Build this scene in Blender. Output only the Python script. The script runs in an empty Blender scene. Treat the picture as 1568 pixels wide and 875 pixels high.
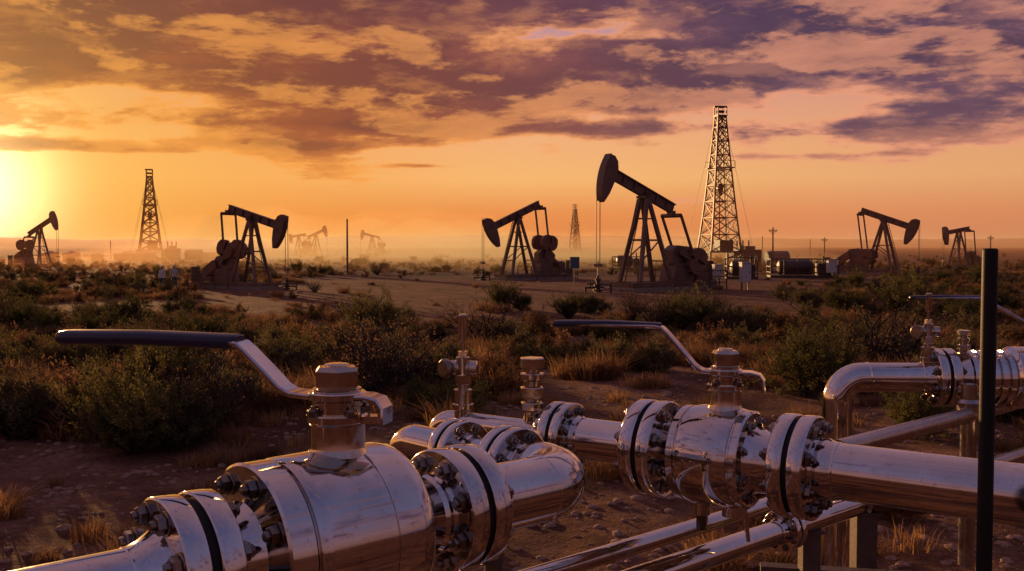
import bpy, math, random
from mathutils import Vector, Matrix, noise
random.seed(7)
R=math.radians
scene=bpy.context.scene
CAMH=3.0
# ------------------------------------------------------------------ helpers
def lin(r,g,b):
    def f(c):
        c/=255.0
        return c/12.92 if c<=0.04045 else ((c+0.055)/1.055)**2.4
    return (f(r),f(g),f(b),1.0)

def smooth(a,b,x):
    t=max(0.0,min(1.0,(x-a)/(b-a)))
    return t*t*(3-2*t)

def gz(x,y):
    """terrain height"""
    near=0.8*(1-smooth(9,34,y))
    amp=0.16*smooth(5,14,math.hypot(x,y))
    flat=1.0
    if 44<y<95: flat=0.3
    n=noise.noise(Vector((x*0.11,y*0.11,3.1)))*amp*1.2*flat
    n+=noise.noise(Vector((x*0.45,y*0.45,9.1)))*amp*0.55*flat
    if math.hypot(x,y)<40:
        n+=noise.noise(Vector((x*1.7,y*1.7,5.1)))*0.035
        n+=noise.noise(Vector((x*4.1,y*4.1,1.7)))*0.020
    if y>130: n*=max(0.0,1-(y-130)/200)
    return near+n

class MB:
    def __init__(s): s.v=[];s.f=[];s.m=[];s.X=Matrix.Identity(4)
    def add(s,vs,fs,mat=0):
        o=len(s.v)
        s.v.extend([tuple(s.X@Vector(v)) for v in vs])
        for f in fs:
            s.f.append([i+o for i in f]); s.m.append(mat)
    def frame(s,d):
        d=Vector(d).normalized()
        up=Vector((0,0,1)) if abs(d.z)<0.95 else Vector((0,1,0))
        a=d.cross(up).normalized(); b=a.cross(d).normalized()
        return d,a,b
    def lathe(s,o,axis,prof,n=32,mat=0,phase=0.0):
        o=Vector(o); d,a,b=s.frame(axis)
        vs=[];fs=[]
        for (t,r) in prof:
            for i in range(n):
                an=2*math.pi*i/n+phase
                vs.append(o+d*t+a*(r*math.cos(an))+b*(r*math.sin(an)))
        for k in range(len(prof)-1):
            for i in range(n):
                j=(i+1)%n
                fs.append([k*n+i,k*n+j,(k+1)*n+j,(k+1)*n+i])
        if prof[0][1]>1e-5: fs.append(list(range(n-1,-1,-1)))
        if prof[-1][1]>1e-5: fs.append([(len(prof)-1)*n+i for i in range(n)])
        s.add(vs,fs,mat)
    def cyl(s,p0,p1,r0,r1=None,n=12,mat=0,phase=0.0):
        if r1 is None: r1=r0
        p0=Vector(p0);p1=Vector(p1)
        s.lathe(p0,p1-p0,[(0,r0),((p1-p0).length,r1)],n,mat,phase)
    def tube(s,pts,rad,n=16,mat=0,sx=1.0,sy=1.0,power=1.0):
        pts=[Vector(p) for p in pts]
        if not hasattr(rad,'__len__'): rad=[rad]*len(pts)
        vs=[];fs=[]
        prev=None
        for k,p in enumerate(pts):
            if k==0: d=pts[1]-pts[0]
            elif k==len(pts)-1: d=pts[-1]-pts[-2]
            else: d=(pts[k+1]-p).normalized()+(p-pts[k-1]).normalized()
            d.normalize()
            if prev is None:
                _,a,b=s.frame(d)
            else:
                a=prev-d*prev.dot(d); a.normalize(); b=a.cross(d).normalized()
            prev=a
            for i in range(n):
                an=2*math.pi*i/n
                c,si=math.cos(an),math.sin(an)
                if power!=1.0:
                    c=math.copysign(abs(c)**power,c); si=math.copysign(abs(si)**power,si)
                vs.append(p+a*(rad[k]*c*sx)+b*(rad[k]*si*sy))
        for k in range(len(pts)-1):
            for i in range(n):
                j=(i+1)%n
                fs.append([k*n+i,k*n+j,(k+1)*n+j,(k+1)*n+i])
        fs.append(list(range(n-1,-1,-1))); fs.append([(len(pts)-1)*n+i for i in range(n)])
        s.add(vs,fs,mat)
    def box(s,c,size,rot=None,mat=0):
        c=Vector(c); h=Vector(size)/2
        vs=[]
        for x in(-1,1):
            for y in(-1,1):
                for z in(-1,1):
                    v=Vector((x*h.x,y*h.y,z*h.z))
                    if rot is not None: v=rot@v
                    vs.append(c+v)
        s.add(vs,[[0,1,3,2],[4,6,7,5],[0,4,5,1],[2,3,7,6],[0,2,6,4],[1,5,7,3]],mat)
    def beam(s,p0,p1,w,h=None,mat=0):
        if h is None:h=w
        p0=Vector(p0);p1=Vector(p1)
        d,a,b=s.frame(p1-p0)
        vs=[]
        for p in(p0,p1):
            for (i,j) in((-1,-1),(1,-1),(1,1),(-1,1)):
                vs.append(p+a*(i*w/2)+b*(j*h/2))
        s.add(vs,[[3,2,1,0],[4,5,6,7],[0,1,5,4],[1,2,6,5],[2,3,7,6],[3,0,4,7]],mat)
    def prismXZ(s,poly,y0,y1,mat=0):
        n=len(poly)
        vs=[(x,y0,z) for x,z in poly]+[(x,y1,z) for x,z in poly]
        fs=[list(range(n)),list(range(2*n-1,n-1,-1))]
        for i in range(n):
            j=(i+1)%n
            fs.append([j,i,i+n,j+n])
        s.add(vs,fs,mat)
    def strap(s,pts,side,w,th,mat=0):
        """flat bar swept along pts; side = horizontal width dir; w may be list"""
        pts=[Vector(p) for p in pts]; side=Vector(side).normalized()
        if not hasattr(w,'__len__'): w=[w]*len(pts)
        vs=[];fs=[]
        for k,p in enumerate(pts):
            if k==0:d=pts[1]-pts[0]
            elif k==len(pts)-1:d=pts[-1]-pts[-2]
            else:d=(pts[k+1]-p).normalized()+(p-pts[k-1]).normalized()
            nrm=side.cross(d).normalized()
            c=w[k]/2; e=th/2; ch=th*0.3
            for (i,j) in((-c,-e+ch),(-c+ch,-e),(c-ch,-e),(c,-e+ch),(c,e-ch),(c-ch,e),(-c+ch,e),(-c,e-ch)):
                vs.append(p+side*i+nrm*j)
        for k in range(len(pts)-1):
            for i in range(8):
                j=(i+1)%8
                fs.append([k*8+i,k*8+j,(k+1)*8+j,(k+1)*8+i])
        fs.append(list(range(7,-1,-1)));fs.append([(len(pts)-1)*8+i for i in range(8)])
        s.add(vs,fs,mat)
    def obj(s,name,mats,sharp=32,smooth_=True,fixn=True):
        me=bpy.data.meshes.new(name)
        me.from_pydata(s.v,[],s.f)
        for m in mats: me.materials.append(m)
        me.polygons.foreach_set('material_index',s.m)
        me.update()
        if fixn:
            import bmesh
            bm=bmesh.new();bm.from_mesh(me)
            bmesh.ops.recalc_face_normals(bm,faces=bm.faces)
            bm.to_mesh(me);bm.free()
        if smooth_:
            me.polygons.foreach_set('use_smooth',[True]*len(me.polygons))
            me.set_sharp_from_angle(angle=R(sharp))
        o=bpy.data.objects.new(name,me)
        scene.collection.objects.link(o)
        return o

def link(nt,a,b): nt.links.new(a,b)
def newmat(name):
    m=bpy.data.materials.new(name);m.use_nodes=True
    nt=m.node_tree
    for n in list(nt.nodes): nt.nodes.remove(n)
    out=nt.nodes.new('ShaderNodeOutputMaterial')
    b=nt.nodes.new('ShaderNodeBsdfPrincipled')
    link(nt,b.outputs[0],out.inputs[0])
    return m,nt,b,out
def noisenode(nt,scale,detail=4,rough=.5,vec=None,obj=True,dist=0):
    n=nt.nodes.new('ShaderNodeTexNoise');n.inputs['Scale'].default_value=scale
    n.inputs['Detail'].default_value=detail;n.inputs['Roughness'].default_value=rough
    n.inputs['Distortion'].default_value=dist
    if vec is None:
        tc=nt.nodes.new('ShaderNodeTexCoord');vec=tc.outputs['Object' if obj else 'Generated']
    link(nt,vec,n.inputs['Vector'])
    return n
def ramp(nt,fac,stops):
    r=nt.nodes.new('ShaderNodeValToRGB')
    el=r.color_ramp.elements
    while len(el)<len(stops): el.new(0.5)
    for e,(p,c) in zip(el,stops):
        e.position=p; e.color=c if len(c)==4 else (*c,1)
    link(nt,fac,r.inputs[0]); return r
def bump(nt,h,strength,dist,normal=None):
    b=nt.nodes.new('ShaderNodeBump');b.inputs['Strength'].default_value=strength
    b.inputs['Distance'].default_value=dist
    link(nt,h,b.inputs['Height'])
    if normal is not None: link(nt,normal,b.inputs['Normal'])
    return b

def steel(name,c0,c1,r0,r1,bstr=0.02,grime=.4):
    m,nt,b,out=newmat(name)
    n1=noisenode(nt,3.5,3,.6,dist=.6); n2=noisenode(nt,34,3,.65)
    rc=ramp(nt,n1.outputs[0],[(0.3,c0),(0.7,c1)])
    rg=ramp(nt,n2.outputs[0],[(0.28,(.50,.38,.30,1)),(0.42,(1,1,1,1))])
    mx=nt.nodes.new('ShaderNodeMixRGB');mx.blend_type='MULTIPLY';mx.inputs[0].default_value=grime
    link(nt,rc.outputs[0],mx.inputs[1]);link(nt,rg.outputs[0],mx.inputs[2])
    link(nt,mx.outputs[0],b.inputs['Base Color'])
    b.inputs['Metallic'].default_value=1
    ad=nt.nodes.new('ShaderNodeMath');ad.operation='ADD'
    link(nt,n1.outputs[0],ad.inputs[0]);link(nt,n2.outputs[0],ad.inputs[1])
    mr=nt.nodes.new('ShaderNodeMapRange');mr.inputs[1].default_value=.75;mr.inputs[2].default_value=1.3
    mr.inputs[3].default_value=r0;mr.inputs[4].default_value=r1
    link(nt,ad.outputs[0],mr.inputs[0]);link(nt,mr.outputs[0],b.inputs['Roughness'])
    n3=noisenode(nt,7,2,.5)
    b1=bump(nt,n3.outputs[0],bstr,0.02)
    link(nt,b1.outputs[0],b.inputs['Normal'])
    return m
STEEL=steel('polished_steel',(.58,.54,.51,1),(.76,.72,.69,1),.05,.14)
STEEL2=steel('dull_steel',(.38,.33,.30,1),(.56,.50,.46,1),.18,.34)
BOLT=steel('bolt_steel',(.13,.105,.095,1),(.34,.29,.26,1),.20,.36)
BRONZE=steel('stem_bronze',(.50,.41,.32,1),(.70,.60,.49,1),.08,.20)

def simple(name,c0,c1,rough,metal=0,scale=4,b_=0.2,bd=.01,spec=None):
    m,nt,b,out=newmat(name)
    n=noisenode(nt,scale,4,.65)
    rc=ramp(nt,n.outputs[0],[(.32,c0),(.68,c1)])
    link(nt,rc.outputs[0],b.inputs['Base Color'])
    b.inputs['Roughness'].default_value=rough;b.inputs['Metallic'].default_value=metal
    if spec is not None: b.inputs['Specular IOR Level'].default_value=spec
    n2=noisenode(nt,scale*8,2,.6)
    bb=bump(nt,n2.outputs[0],b_,bd);link(nt,bb.outputs[0],b.inputs['Normal'])
    return m
GRIP=simple('grip_vinyl',(.010,.012,.040),(.018,.020,.055),.34,0,20,.15,.002)
BLACK=simple('black_rubber',(.006,.006,.007),(.012,.011,.011),.55,0,12,.2,.003,.3)
GASKET=simple('gasket',(.01,.009,.008),(.02,.017,.015),.8,0,30)
RUST=simple('weathered_paint',(.11,.058,.038),(.20,.11,.07),.48,.1,1.5,.3,.02)
RUST2=simple('rusty_iron',(.14,.060,.033),(.23,.105,.052),.65,.1,2.0,.4,.02)
DARKI=simple('derrick_iron',(.055,.033,.024),(.10,.06,.041),.5,.2,1.5)
WOODP=simple('pole_wood',(.06,.042,.03),(.10,.07,.05),.85,0,3)
CABW=simple('cabinet_paint',(.42,.40,.36),(.55,.52,.47),.5,0,3)
BLUEP=simple('blue_paint',(.04,.08,.13),(.06,.11,.16),.5,0,3)
CONC=simple('concrete',(.20,.15,.115),(.30,.24,.19),.9,0,3)
SUPP=simple('galvanised_support',(.085,.058,.045),(.14,.10,.08),.6,.3,6)

# ------------------------------------------------------------------ camera
cam=bpy.data.cameras.new('Camera');camo=bpy.data.objects.new('Camera',cam)
scene.collection.objects.link(camo);scene.camera=camo
cam.sensor_width=36;cam.lens=35;cam.clip_start=.05;cam.clip_end=9000
camo.location=(0,0,CAMH);camo.rotation_euler=(R(90-2.33),0,0)

# ------------------------------------------------------------------ sun + sky
SAZ=R(-29.0); SEL=R(6.0)
sund=Vector((math.sin(SAZ)*math.cos(SEL),math.cos(SAZ)*math.cos(SEL),math.sin(SEL)))
sl=bpy.data.lights.new('sun','SUN');sl.energy=5.0;sl.angle=R(.6);sl.color=(1,.52,.21)
so=bpy.data.objects.new('sun',sl);scene.collection.objects.link(so)
so.rotation_euler=sund.to_track_quat('Z','Y').to_euler();so.location=(-40,60,30)

w=bpy.data.worlds.new('World');scene.world=w;w.use_nodes=True
nt=w.node_tree
for n in list(nt.nodes): nt.nodes.remove(n)
def M(op,a,b=None,c=None,clamp=False):
    n=nt.nodes.new('ShaderNodeMath');n.operation=op;n.use_clamp=clamp
    for i,x in enumerate((a,b,c)):
        if x is None: continue
        if isinstance(x,(int,float)): n.inputs[i].default_value=x
        else: link(nt,x,n.inputs[i])
    return n.outputs[0]
def MIX(f,a,b,mode='MIX'):
    n=nt.nodes.new('ShaderNodeMixRGB');n.blend_type=mode
    for i,x in enumerate((f,a,b)):
        if isinstance(x,(int,float)): n.inputs[i].default_value=x
        elif isinstance(x,tuple): n.inputs[i].default_value=x
        else: link(nt,x,n.inputs[i])
    return n.outputs[0]
def MR(x,a,b,c=0.0,d=1.0,sm=True):
    n=nt.nodes.new('ShaderNodeMapRange');n.interpolation_type='SMOOTHSTEP' if sm else 'LINEAR'
    link(nt,x,n.inputs[0])
    for i,vv in enumerate((a,b,c,d)): n.inputs[i+1].default_value=vv
    return n.outputs[0]
tc=nt.nodes.new('ShaderNodeTexCoord')
nrm=nt.nodes.new('ShaderNodeVectorMath');nrm.operation='NORMALIZE';link(nt,tc.outputs['Generated'],nrm.inputs[0])
D=nrm.outputs[0]
sep=nt.nodes.new('ShaderNodeSeparateXYZ');link(nt,D,sep.inputs[0])
dx,dy,dz=sep.outputs
az=M('ARCTAN2',dx,dy); el=M('ARCSINE',dz)
sunv=Vector((math.sin(SAZ)*math.cos(R(3.0)),math.cos(SAZ)*math.cos(R(3.0)),math.sin(R(3.0))))
dot=nt.nodes.new('ShaderNodeVectorMath');dot.operation='DOT_PRODUCT';link(nt,D,dot.inputs[0]);dot.inputs[1].default_value=sunv
S=dot.outputs['Value']
def blob(a0,e0,wa,we,amp):
    u=M('DIVIDE',M('SUBTRACT',az,a0),wa);v=M('DIVIDE',M('SUBTRACT',el,e0),we)
    q=M('ADD',M('MULTIPLY',u,u),M('MULTIPLY',v,v))
    return M('MULTIPLY',M('EXPONENT',M('MULTIPLY',q,-1)),amp)
zc=M('MAXIMUM',dz,0.0)
base=ramp(nt,zc,[(0.0,lin(206,106,50)),(.03,lin(232,138,70)),(.065,lin(250,186,112)),(.105,lin(244,178,122)),
   (.15,lin(224,158,136)),(.21,lin(186,144,158)),(.34,lin(128,118,158)),(.6,lin(94,100,144)),(1.0,lin(64,74,118))]).outputs[0]
base=MIX(M('MULTIPLY',MR(S,.86,.995),.55),base,lin(242,154,66))
base=MIX(M('MULTIPLY',MR(S,.95,.60),.40),base,lin(208,140,116))
away=MR(S,0.7,-0.4,0,1)
cool=ramp(nt,zc,[(0,lin(112,76,76)),(.15,lin(112,90,110)),(.4,lin(100,100,138)),(1,lin(68,78,122))]).outputs[0]
base=MIX(M('MULTIPLY',away,.9),base,cool)
def cn(vec,sc,det,ro,di=0.0):
    n=nt.nodes.new('ShaderNodeTexNoise');n.inputs['Scale'].default_value=sc;n.inputs['Detail'].default_value=det
    n.inputs['Roughness'].default_value=ro;n.inputs['Distortion'].default_value=di
    link(nt,vec,n.inputs['Vector']);return n.outputs[0]
def cvec(ox,oy,oz):
    c=nt.nodes.new('ShaderNodeCombineXYZ')
    link(nt,M('ADD',dx,ox),c.inputs[0]);link(nt,M('ADD',dy,oy),c.inputs[1])
    link(nt,M('ADD',M('MULTIPLY',dz,3.3),oz),c.inputs[2]);return c.outputs[0]
nA=cn(cvec(2.3,1.1,0.4),4.4,8,.60,.15)
nA2=cn(cvec(2.3-.022,1.1,0.4-.075),4.4,6,.60,.15)
den=M('ADD',zc,0.09)
comb=nt.nodes.new('ShaderNodeCombineXYZ')
link(nt,M('MULTIPLY',M('DIVIDE',dx,den),0.50),comb.inputs[0]);link(nt,M('DIVIDE',dy,den),comb.inputs[1]);comb.inputs[2].default_value=4.3
nB=cn(comb.outputs[0],1.4,5,.56,.2)
bias=None
for b_ in [(-.42,.200,.20,.045,.19),(-.25,.245,.2,.02,.13),(-.10,.160,.28,.022,.15),(0.02,.250,.26,.024,.21),(.08,.226,.10,.018,.10),(.27,.176,.24,.034,.20),(.40,.235,.16,.024,.15),
           (.38,.166,.14,.018,.12),(.20,.150,.16,.012,.10),
           (.42,.126,.11,.018,.14),(.15,.204,.07,.008,-.07),(-.17,.200,.06,.012,-.08),(-.42,.090,.16,.007,.17),(-.09,.079,.035,.003,.17),
           (-.15,.115,.25,.010,.12),(-.45,.140,.10,.010,-.10),(.20,.112,.2,.008,.10),(.3,.085,.1,.0035,.11),(.38,.100,.14,.009,.10),
           (-.22,.097,.09,.005,.15),(-.04,.098,.12,.006,.14),(-.02,.064,.05,.003,.13),(.42,.060,.08,.003,.10)]:
    x=blob(*b_); bias=x if bias is None else M('ADD',bias,x)
lowb=MR(el,.03,.135,-.16,0.03)
hib=MR(el,.28,.6,0.0,-.08)
nn_=M('ADD',M('MULTIPLY',nA,.95),M('MULTIPLY',nB,.35))
dens=M('ADD',M('ADD',M('ADD',M('SUBTRACT',nn_,.15),bias),lowb),hib)
mask=MR(dens,.480,.550)
core=MR(dens,.505,.610)
lit=MR(M('SUBTRACT',nA,nA2),.010,.085)
sunside=MR(S,.70,.99)
colCore=MIX(sunside,lin(92,66,90),lin(152,76,48))
colCore=MIX(MR(el,.17,.26),colCore,MIX(sunside,lin(76,54,84),lin(110,54,54)))
colCore=MIX(MR(el,.12,.07),colCore,MIX(sunside,lin(178,116,96),lin(206,118,58)))
colCore=MIX(MR(el,.3,.6),colCore,lin(82,78,112))
deep=MR(dens,.58,.74)
colCore=MIX(M('MULTIPLY',deep,.6),colCore,MIX(sunside,lin(56,42,70),lin(92,44,46)))
colEdge=MIX(sunside,lin(238,158,122),lin(252,164,74))
colEdge=MIX(MR(el,.22,.45),colEdge,lin(146,118,146))
colEdge=MIX(M('MULTIPLY',away,.8),colEdge,lin(124,98,118))
cc=MIX(core,colEdge,colCore)
cc=MIX(M('MULTIPLY',lit,.55),cc,colEdge)
n3=cn(cvec(7,3,1),13,5,.62,.3)
cc=MIX(M('MULTIPLY',MR(n3,.47,.68),.28),cc,colEdge)
cc=MIX(M('MULTIPLY',MR(n3,.50,.30),.45),cc,colCore)
sky=MIX(M('MULTIPLY',mask,.94),base,cc)
g1=M('EXPONENT',M('MULTIPLY',M('SUBTRACT',1.0,S),-560.0))
g2=M('EXPONENT',M('MULTIPLY',M('SUBTRACT',1.0,S),-60.0))
thin=M('SUBTRACT',1.0,M('MULTIPLY',mask,.70))
sky=MIX(M('MULTIPLY',M('MULTIPLY',g2,.72),thin),sky,lin(255,202,94))
sky=MIX(1.0,sky,MIX(M('MULTIPLY',M('MINIMUM',g1,1.0),thin),(0,0,0,1),(2.4,1.8,.9,1)),'ADD')
sky=MIX(MR(dz,0.0,-0.03),sky,lin(110,62,40))
nish=nt.nodes.new('ShaderNodeTexSky');nish.sky_type='NISHITA';nish.sun_disc=False
nish.sun_elevation=SEL;nish.sun_rotation=SAZ;nish.dust_density=3.0;nish.air_density=1.4
bg1=nt.nodes.new('ShaderNodeBackground');link(nt,sky,bg1.inputs[0]);bg1.inputs[1].default_value=.98
bg2=nt.nodes.new('ShaderNodeBackground');link(nt,nish.outputs[0],bg2.inputs[0]);bg2.inputs[1].default_value=.0012
adds=nt.nodes.new('ShaderNodeAddShader');link(nt,bg1.outputs[0],adds.inputs[0]);link(nt,bg2.outputs[0],adds.inputs[1])
wo=nt.nodes.new('ShaderNodeOutputWorld');link(nt,adds.outputs[0],wo.inputs[0])

# ------------------------------------------------------------------ ground
def ground():
    rings=[];r=0.4
    while r<5200:
        rings.append(r); r*=1.030
    NA=560
    vs=[(0,0,gz(0,0))];fs=[]
    for r in rings:
        for i in range(NA):
            t=i/NA*2*math.pi
            an=t-0.62*math.sin(t)
            x=r*math.sin(an);y=r*math.cos(an)
            vs.append((x,y,gz(x,y)))
    for i in range(NA): fs.append([0,1+(i+1)%NA,1+i])
    for k in range(len(rings)-1):
        a=1+k*NA;b=a+NA
        for i in range(NA):
            j=(i+1)%NA
            fs.append([a+i,a+j,b+j,b+i])
    mb=MB();mb.v=vs;mb.f=fs;mb.m=[0]*len(fs)
    m,nt,b,out=newmat('desert_soil')
    tc=nt.nodes.new('ShaderNodeTexCoord');v=tc.outputs['Object']
    a1=noisenode(nt,.22,4,.65,v);a2=noisenode(nt,1.3,6,.68,v);a3=noisenode(nt,14,4,.7,v);a0=noisenode(nt,.07,3,.6,v)
    c1=ramp(nt,a2.outputs[0],[(.30,(.13,.056,.034)),(.5,(.25,.118,.074)),(.72,(.40,.215,.14))])
    c2=ramp(nt,a1.outputs[0],[(.40,(.12,.070,.034)),(.56,(.23,.125,.062))])
    patch_=ramp(nt,a0.outputs[0],[(.42,(0,0,0)),(.58,(1,1,1))])  # random patches of olive-brown scrub tint in the soil
    lm=nt.nodes.new('ShaderNodeMath');lm.operation='MULTIPLY';link(nt,patch_.outputs[0],lm.inputs[0]);lm.inputs[1].default_value=.35
    sp=nt.nodes.new('ShaderNodeSeparateXYZ');link(nt,v,sp.inputs[0])
    mr=nt.nodes.new('ShaderNodeMapRange');mr.inputs[1].default_value=90;mr.inputs[2].default_value=140
    mr.inputs[3].default_value=0.0;mr.inputs[4].default_value=.75
    link(nt,sp.outputs[1],mr.inputs[0])
    mxx=nt.nodes.new('ShaderNodeMath');mxx.operation='MAXIMUM';link(nt,mr.outputs[0],mxx.inputs[0]);link(nt,lm.outputs[0],mxx.inputs[1])
    mx=nt.nodes.new('ShaderNodeMixRGB');link(nt,mxx.outputs[0],mx.inputs[0]);link(nt,c1.outputs[0],mx.inputs[1]);link(nt,c2.outputs[0],mx.inputs[2])
    c3=ramp(nt,a3.outputs[0],[(.3,(.48,.48,.48)),(.6,(1.1,1.1,1.1))])
    mu=nt.nodes.new('ShaderNodeMixRGB');mu.blend_type='MULTIPLY';mu.inputs[0].default_value=.85
    link(nt,mx.outputs[0],mu.inputs[1]);link(nt,c3.outputs[0],mu.inputs[2])
    a5=noisenode(nt,.35,4,.7,v,dist=.8)
    c5=ramp(nt,a5.outputs[0],[(.38,(.62,.58,.55)),(.60,(1.05,1.05,1.05))])
    mu2=nt.nodes.new('ShaderNodeMixRGB');mu2.blend_type='MULTIPLY';mu2.inputs[0].default_value=.9
    link(nt,mu.outputs[0],mu2.inputs[1]);link(nt,c5.outputs[0],mu2.inputs[2])
    link(nt,mu2.outputs[0],b.inputs['Base Color']);b.inputs['Roughness'].default_value=.95
    b.inputs['Specular IOR Level'].default_value=.06
    a4=noisenode(nt,4,6,.72,v)
    b1=bump(nt,a4.outputs[0],1.0,.15)
    b2=bump(nt,a3.outputs[0],.9,.035,b1.outputs[0])
    link(nt,b2.outputs[0],b.inputs['Normal'])
    return mb.obj('ground',[m],fixn=False,sharp=80)
g=ground()

def hills():
    mb=MB();vs=[];fs=[]
    NX=420;rows=[(1500,0),(1620,.45),(1750,.8),(1850,1.0),(2300,.9),(2600,0)]
    for k,(d,f) in enumerate(rows):
        for i in range(NX):
            an=R(-75+150*i/(NX-1))
            p=Vector((an*3.2,1.7,0))
            hh=15+9*noise.noise(p)+3.5*noise.noise(p*3.3)+1.2*noise.noise(p*11)
            hh=max(3.5,hh)
            hh=hh if hh<18 else 18+(hh-18)*.3
            vs.append((d*math.sin(an),d*math.cos(an),hh*f*1.15-1+(1.2*noise.noise(Vector((an*60,d*.01,0))) if 0<f else 0)))
    for k in range(len(rows)-1):
        for i in range(NX-1):
            fs.append([k*NX+i,k*NX+i+1,(k+1)*NX+i+1,(k+1)*NX+i])
    mb.v=vs;mb.f=fs;mb.m=[0]*len(fs)
    m=simple('hill_scrub',(.07,.036,.022),(.13,.07,.04),.95,0,.01,.1,1)
    return mb.obj('hills',[m],fixn=False,sharp=80)
hills()

def volmat(name,dens,col,g):
    m=bpy.data.materials.new(name);m.use_nodes=True;nt=m.node_tree
    for n in list(nt.nodes): nt.nodes.remove(n)
    out=nt.nodes.new('ShaderNodeOutputMaterial');pv=nt.nodes.new('ShaderNodeVolumeScatter')
    pv.inputs['Color'].default_value=col;pv.inputs['Anisotropy'].default_value=g
    pv.inputs['Density'].default_value=dens
    link(nt,pv.outputs[0],out.inputs['Volume']);m.cycles.homogeneous_volume=True
    return m
mb=MB();mb.box((0,0,0),(2600,2110,18))
o=mb.obj('dusty_air',[volmat('dusty_air',.00080,(1,.46,.19,1),.30)],smooth_=False);o.location=(0,1140,6)
mb=MB();NX,NY=90,40;vs=[];fs=[]
for top in(1,0):
    for j in range(NY):
        for i in range(NX):
            uu=i/(NX-1)*2-1;ww=j/(NY-1)*2-1
            x=-14+uu*78;y=180+ww*76
            r=min(1,math.hypot(uu,ww*.98))
            e=(1-r*r)**1.1 if r<1 else 0
            hgt=e*(7.0+8.0*noise.noise(Vector((x*.035,y*.02,1)))+3.5*noise.noise(Vector((x*.11,y*.05,4))))
            vs.append((x,y,max(-.3,hgt) if top else -.35))
for k in(0,1):
    for j in range(NY-1):
        for i in range(NX-1):
            a=k*NX*NY+j*NX+i
            q=[a,a+1,a+NX+1,a+NX]
            fs.append(q if k==0 else q[::-1])
def rim(i,j): return j*NX+i
for i in range(NX-1):
    fs.append([rim(i+1,0),rim(i,0),rim(i,0)+NX*NY,rim(i+1,0)+NX*NY]);fs.append([rim(i,NY-1),rim(i+1,NY-1),rim(i+1,NY-1)+NX*NY,rim(i,NY-1)+NX*NY])
for j in range(NY-1):
    fs.append([rim(0,j),rim(0,j+1),rim(0,j+1)+NX*NY,rim(0,j)+NX*NY]);fs.append([rim(NX-1,j+1),rim(NX-1,j),rim(NX-1,j)+NX*NY,rim(NX-1,j+1)+NX*NY])
mb.v=vs;mb.f=fs;mb.m=[0]*len(fs)
mb.obj('dust_cloud',[volmat('dust_cloud',.012,(1,.48,.20,1),.38)],smooth_=False)

# ------------------------------------------------------------------ piping
ZP=CAMH-.853
u=Vector((.743,.669,0)); v_=Vector((-.669,.743,0))
RA=Vector((-.187,3.2,ZP))
def PA(t,z=0): return RA+u*t+Vector((0,0,z))
def flange_disc(mb,o,ax,t0,t1,r,n=72,mat=0):
    c=min(.006,(t1-t0)*.12)
    mb.lathe(o,ax,[(t0,r*.30),(t0,r-c),(t0+c*.5,r-c*.25),(t0+c,r),(t1-c,r),(t1-c*.5,r-c*.25),(t1,r-c),(t1,r*.30)],n,mat)
def bolts(mb,o,ax,tface,sgn,r,nb,br,ph=0.0,mat=1,washer=True,h=None):
    o=Vector(o);d,a,b=mb.frame(ax)
    if h is None:h=br*1.05
    for i in range(nb):
        an=2*math.pi*(i+.5)/nb+ph
        c=o+d*tface+a*(r*math.cos(an))+b*(r*math.sin(an))
        dd=d*sgn
        if washer: mb.lathe(c,dd,[(0,br*1.28),(br*.14,br*1.28),(br*.18,br*1.2)],20,mat)
        ro=random.random()
        mb.lathe(c,dd,[(br*.15,br*.93),(br*.25,br*1.06),(h*.85,br*1.06),(h,br*.88)],6,mat,ro)
        mb.lathe(c,dd,[(h*.9,br*.56),(h*1.35,br*.56),(h*1.5,br*.44)],12,mat)
def flange_pair(mb,o,ax,t,r,th,gap,nb,br,pr,hub=.05):
    flange_disc(mb,o,ax,t-gap/2-th,t-gap/2,r); flange_disc(mb,o,ax,t+gap/2,t+gap/2+th,r)
    mb.lathe(o,ax,[(t-gap/2-.001,r*.90),(t+gap/2+.001,r*.90)],48,3)
    bolts(mb,o,ax,t-gap/2-th,-1,r*.79,nb,br); bolts(mb,o,ax,t+gap/2+th,1,r*.79,nb,br)
    for s,e in((1,t+gap/2+th),(-1,t-gap/2-th)):
        mb.lathe(o,ax,[(e-s*.01,r*.62),(e+s*.004,r*.60),(e+s*.012,r*.57),(e+s*hub*.6,pr*1.12),(e+s*hub,pr*1.02),(e+s*(hub+.012),pr*1.035),(e+s*(hub+.018),pr*.98)],48,0)
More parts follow.
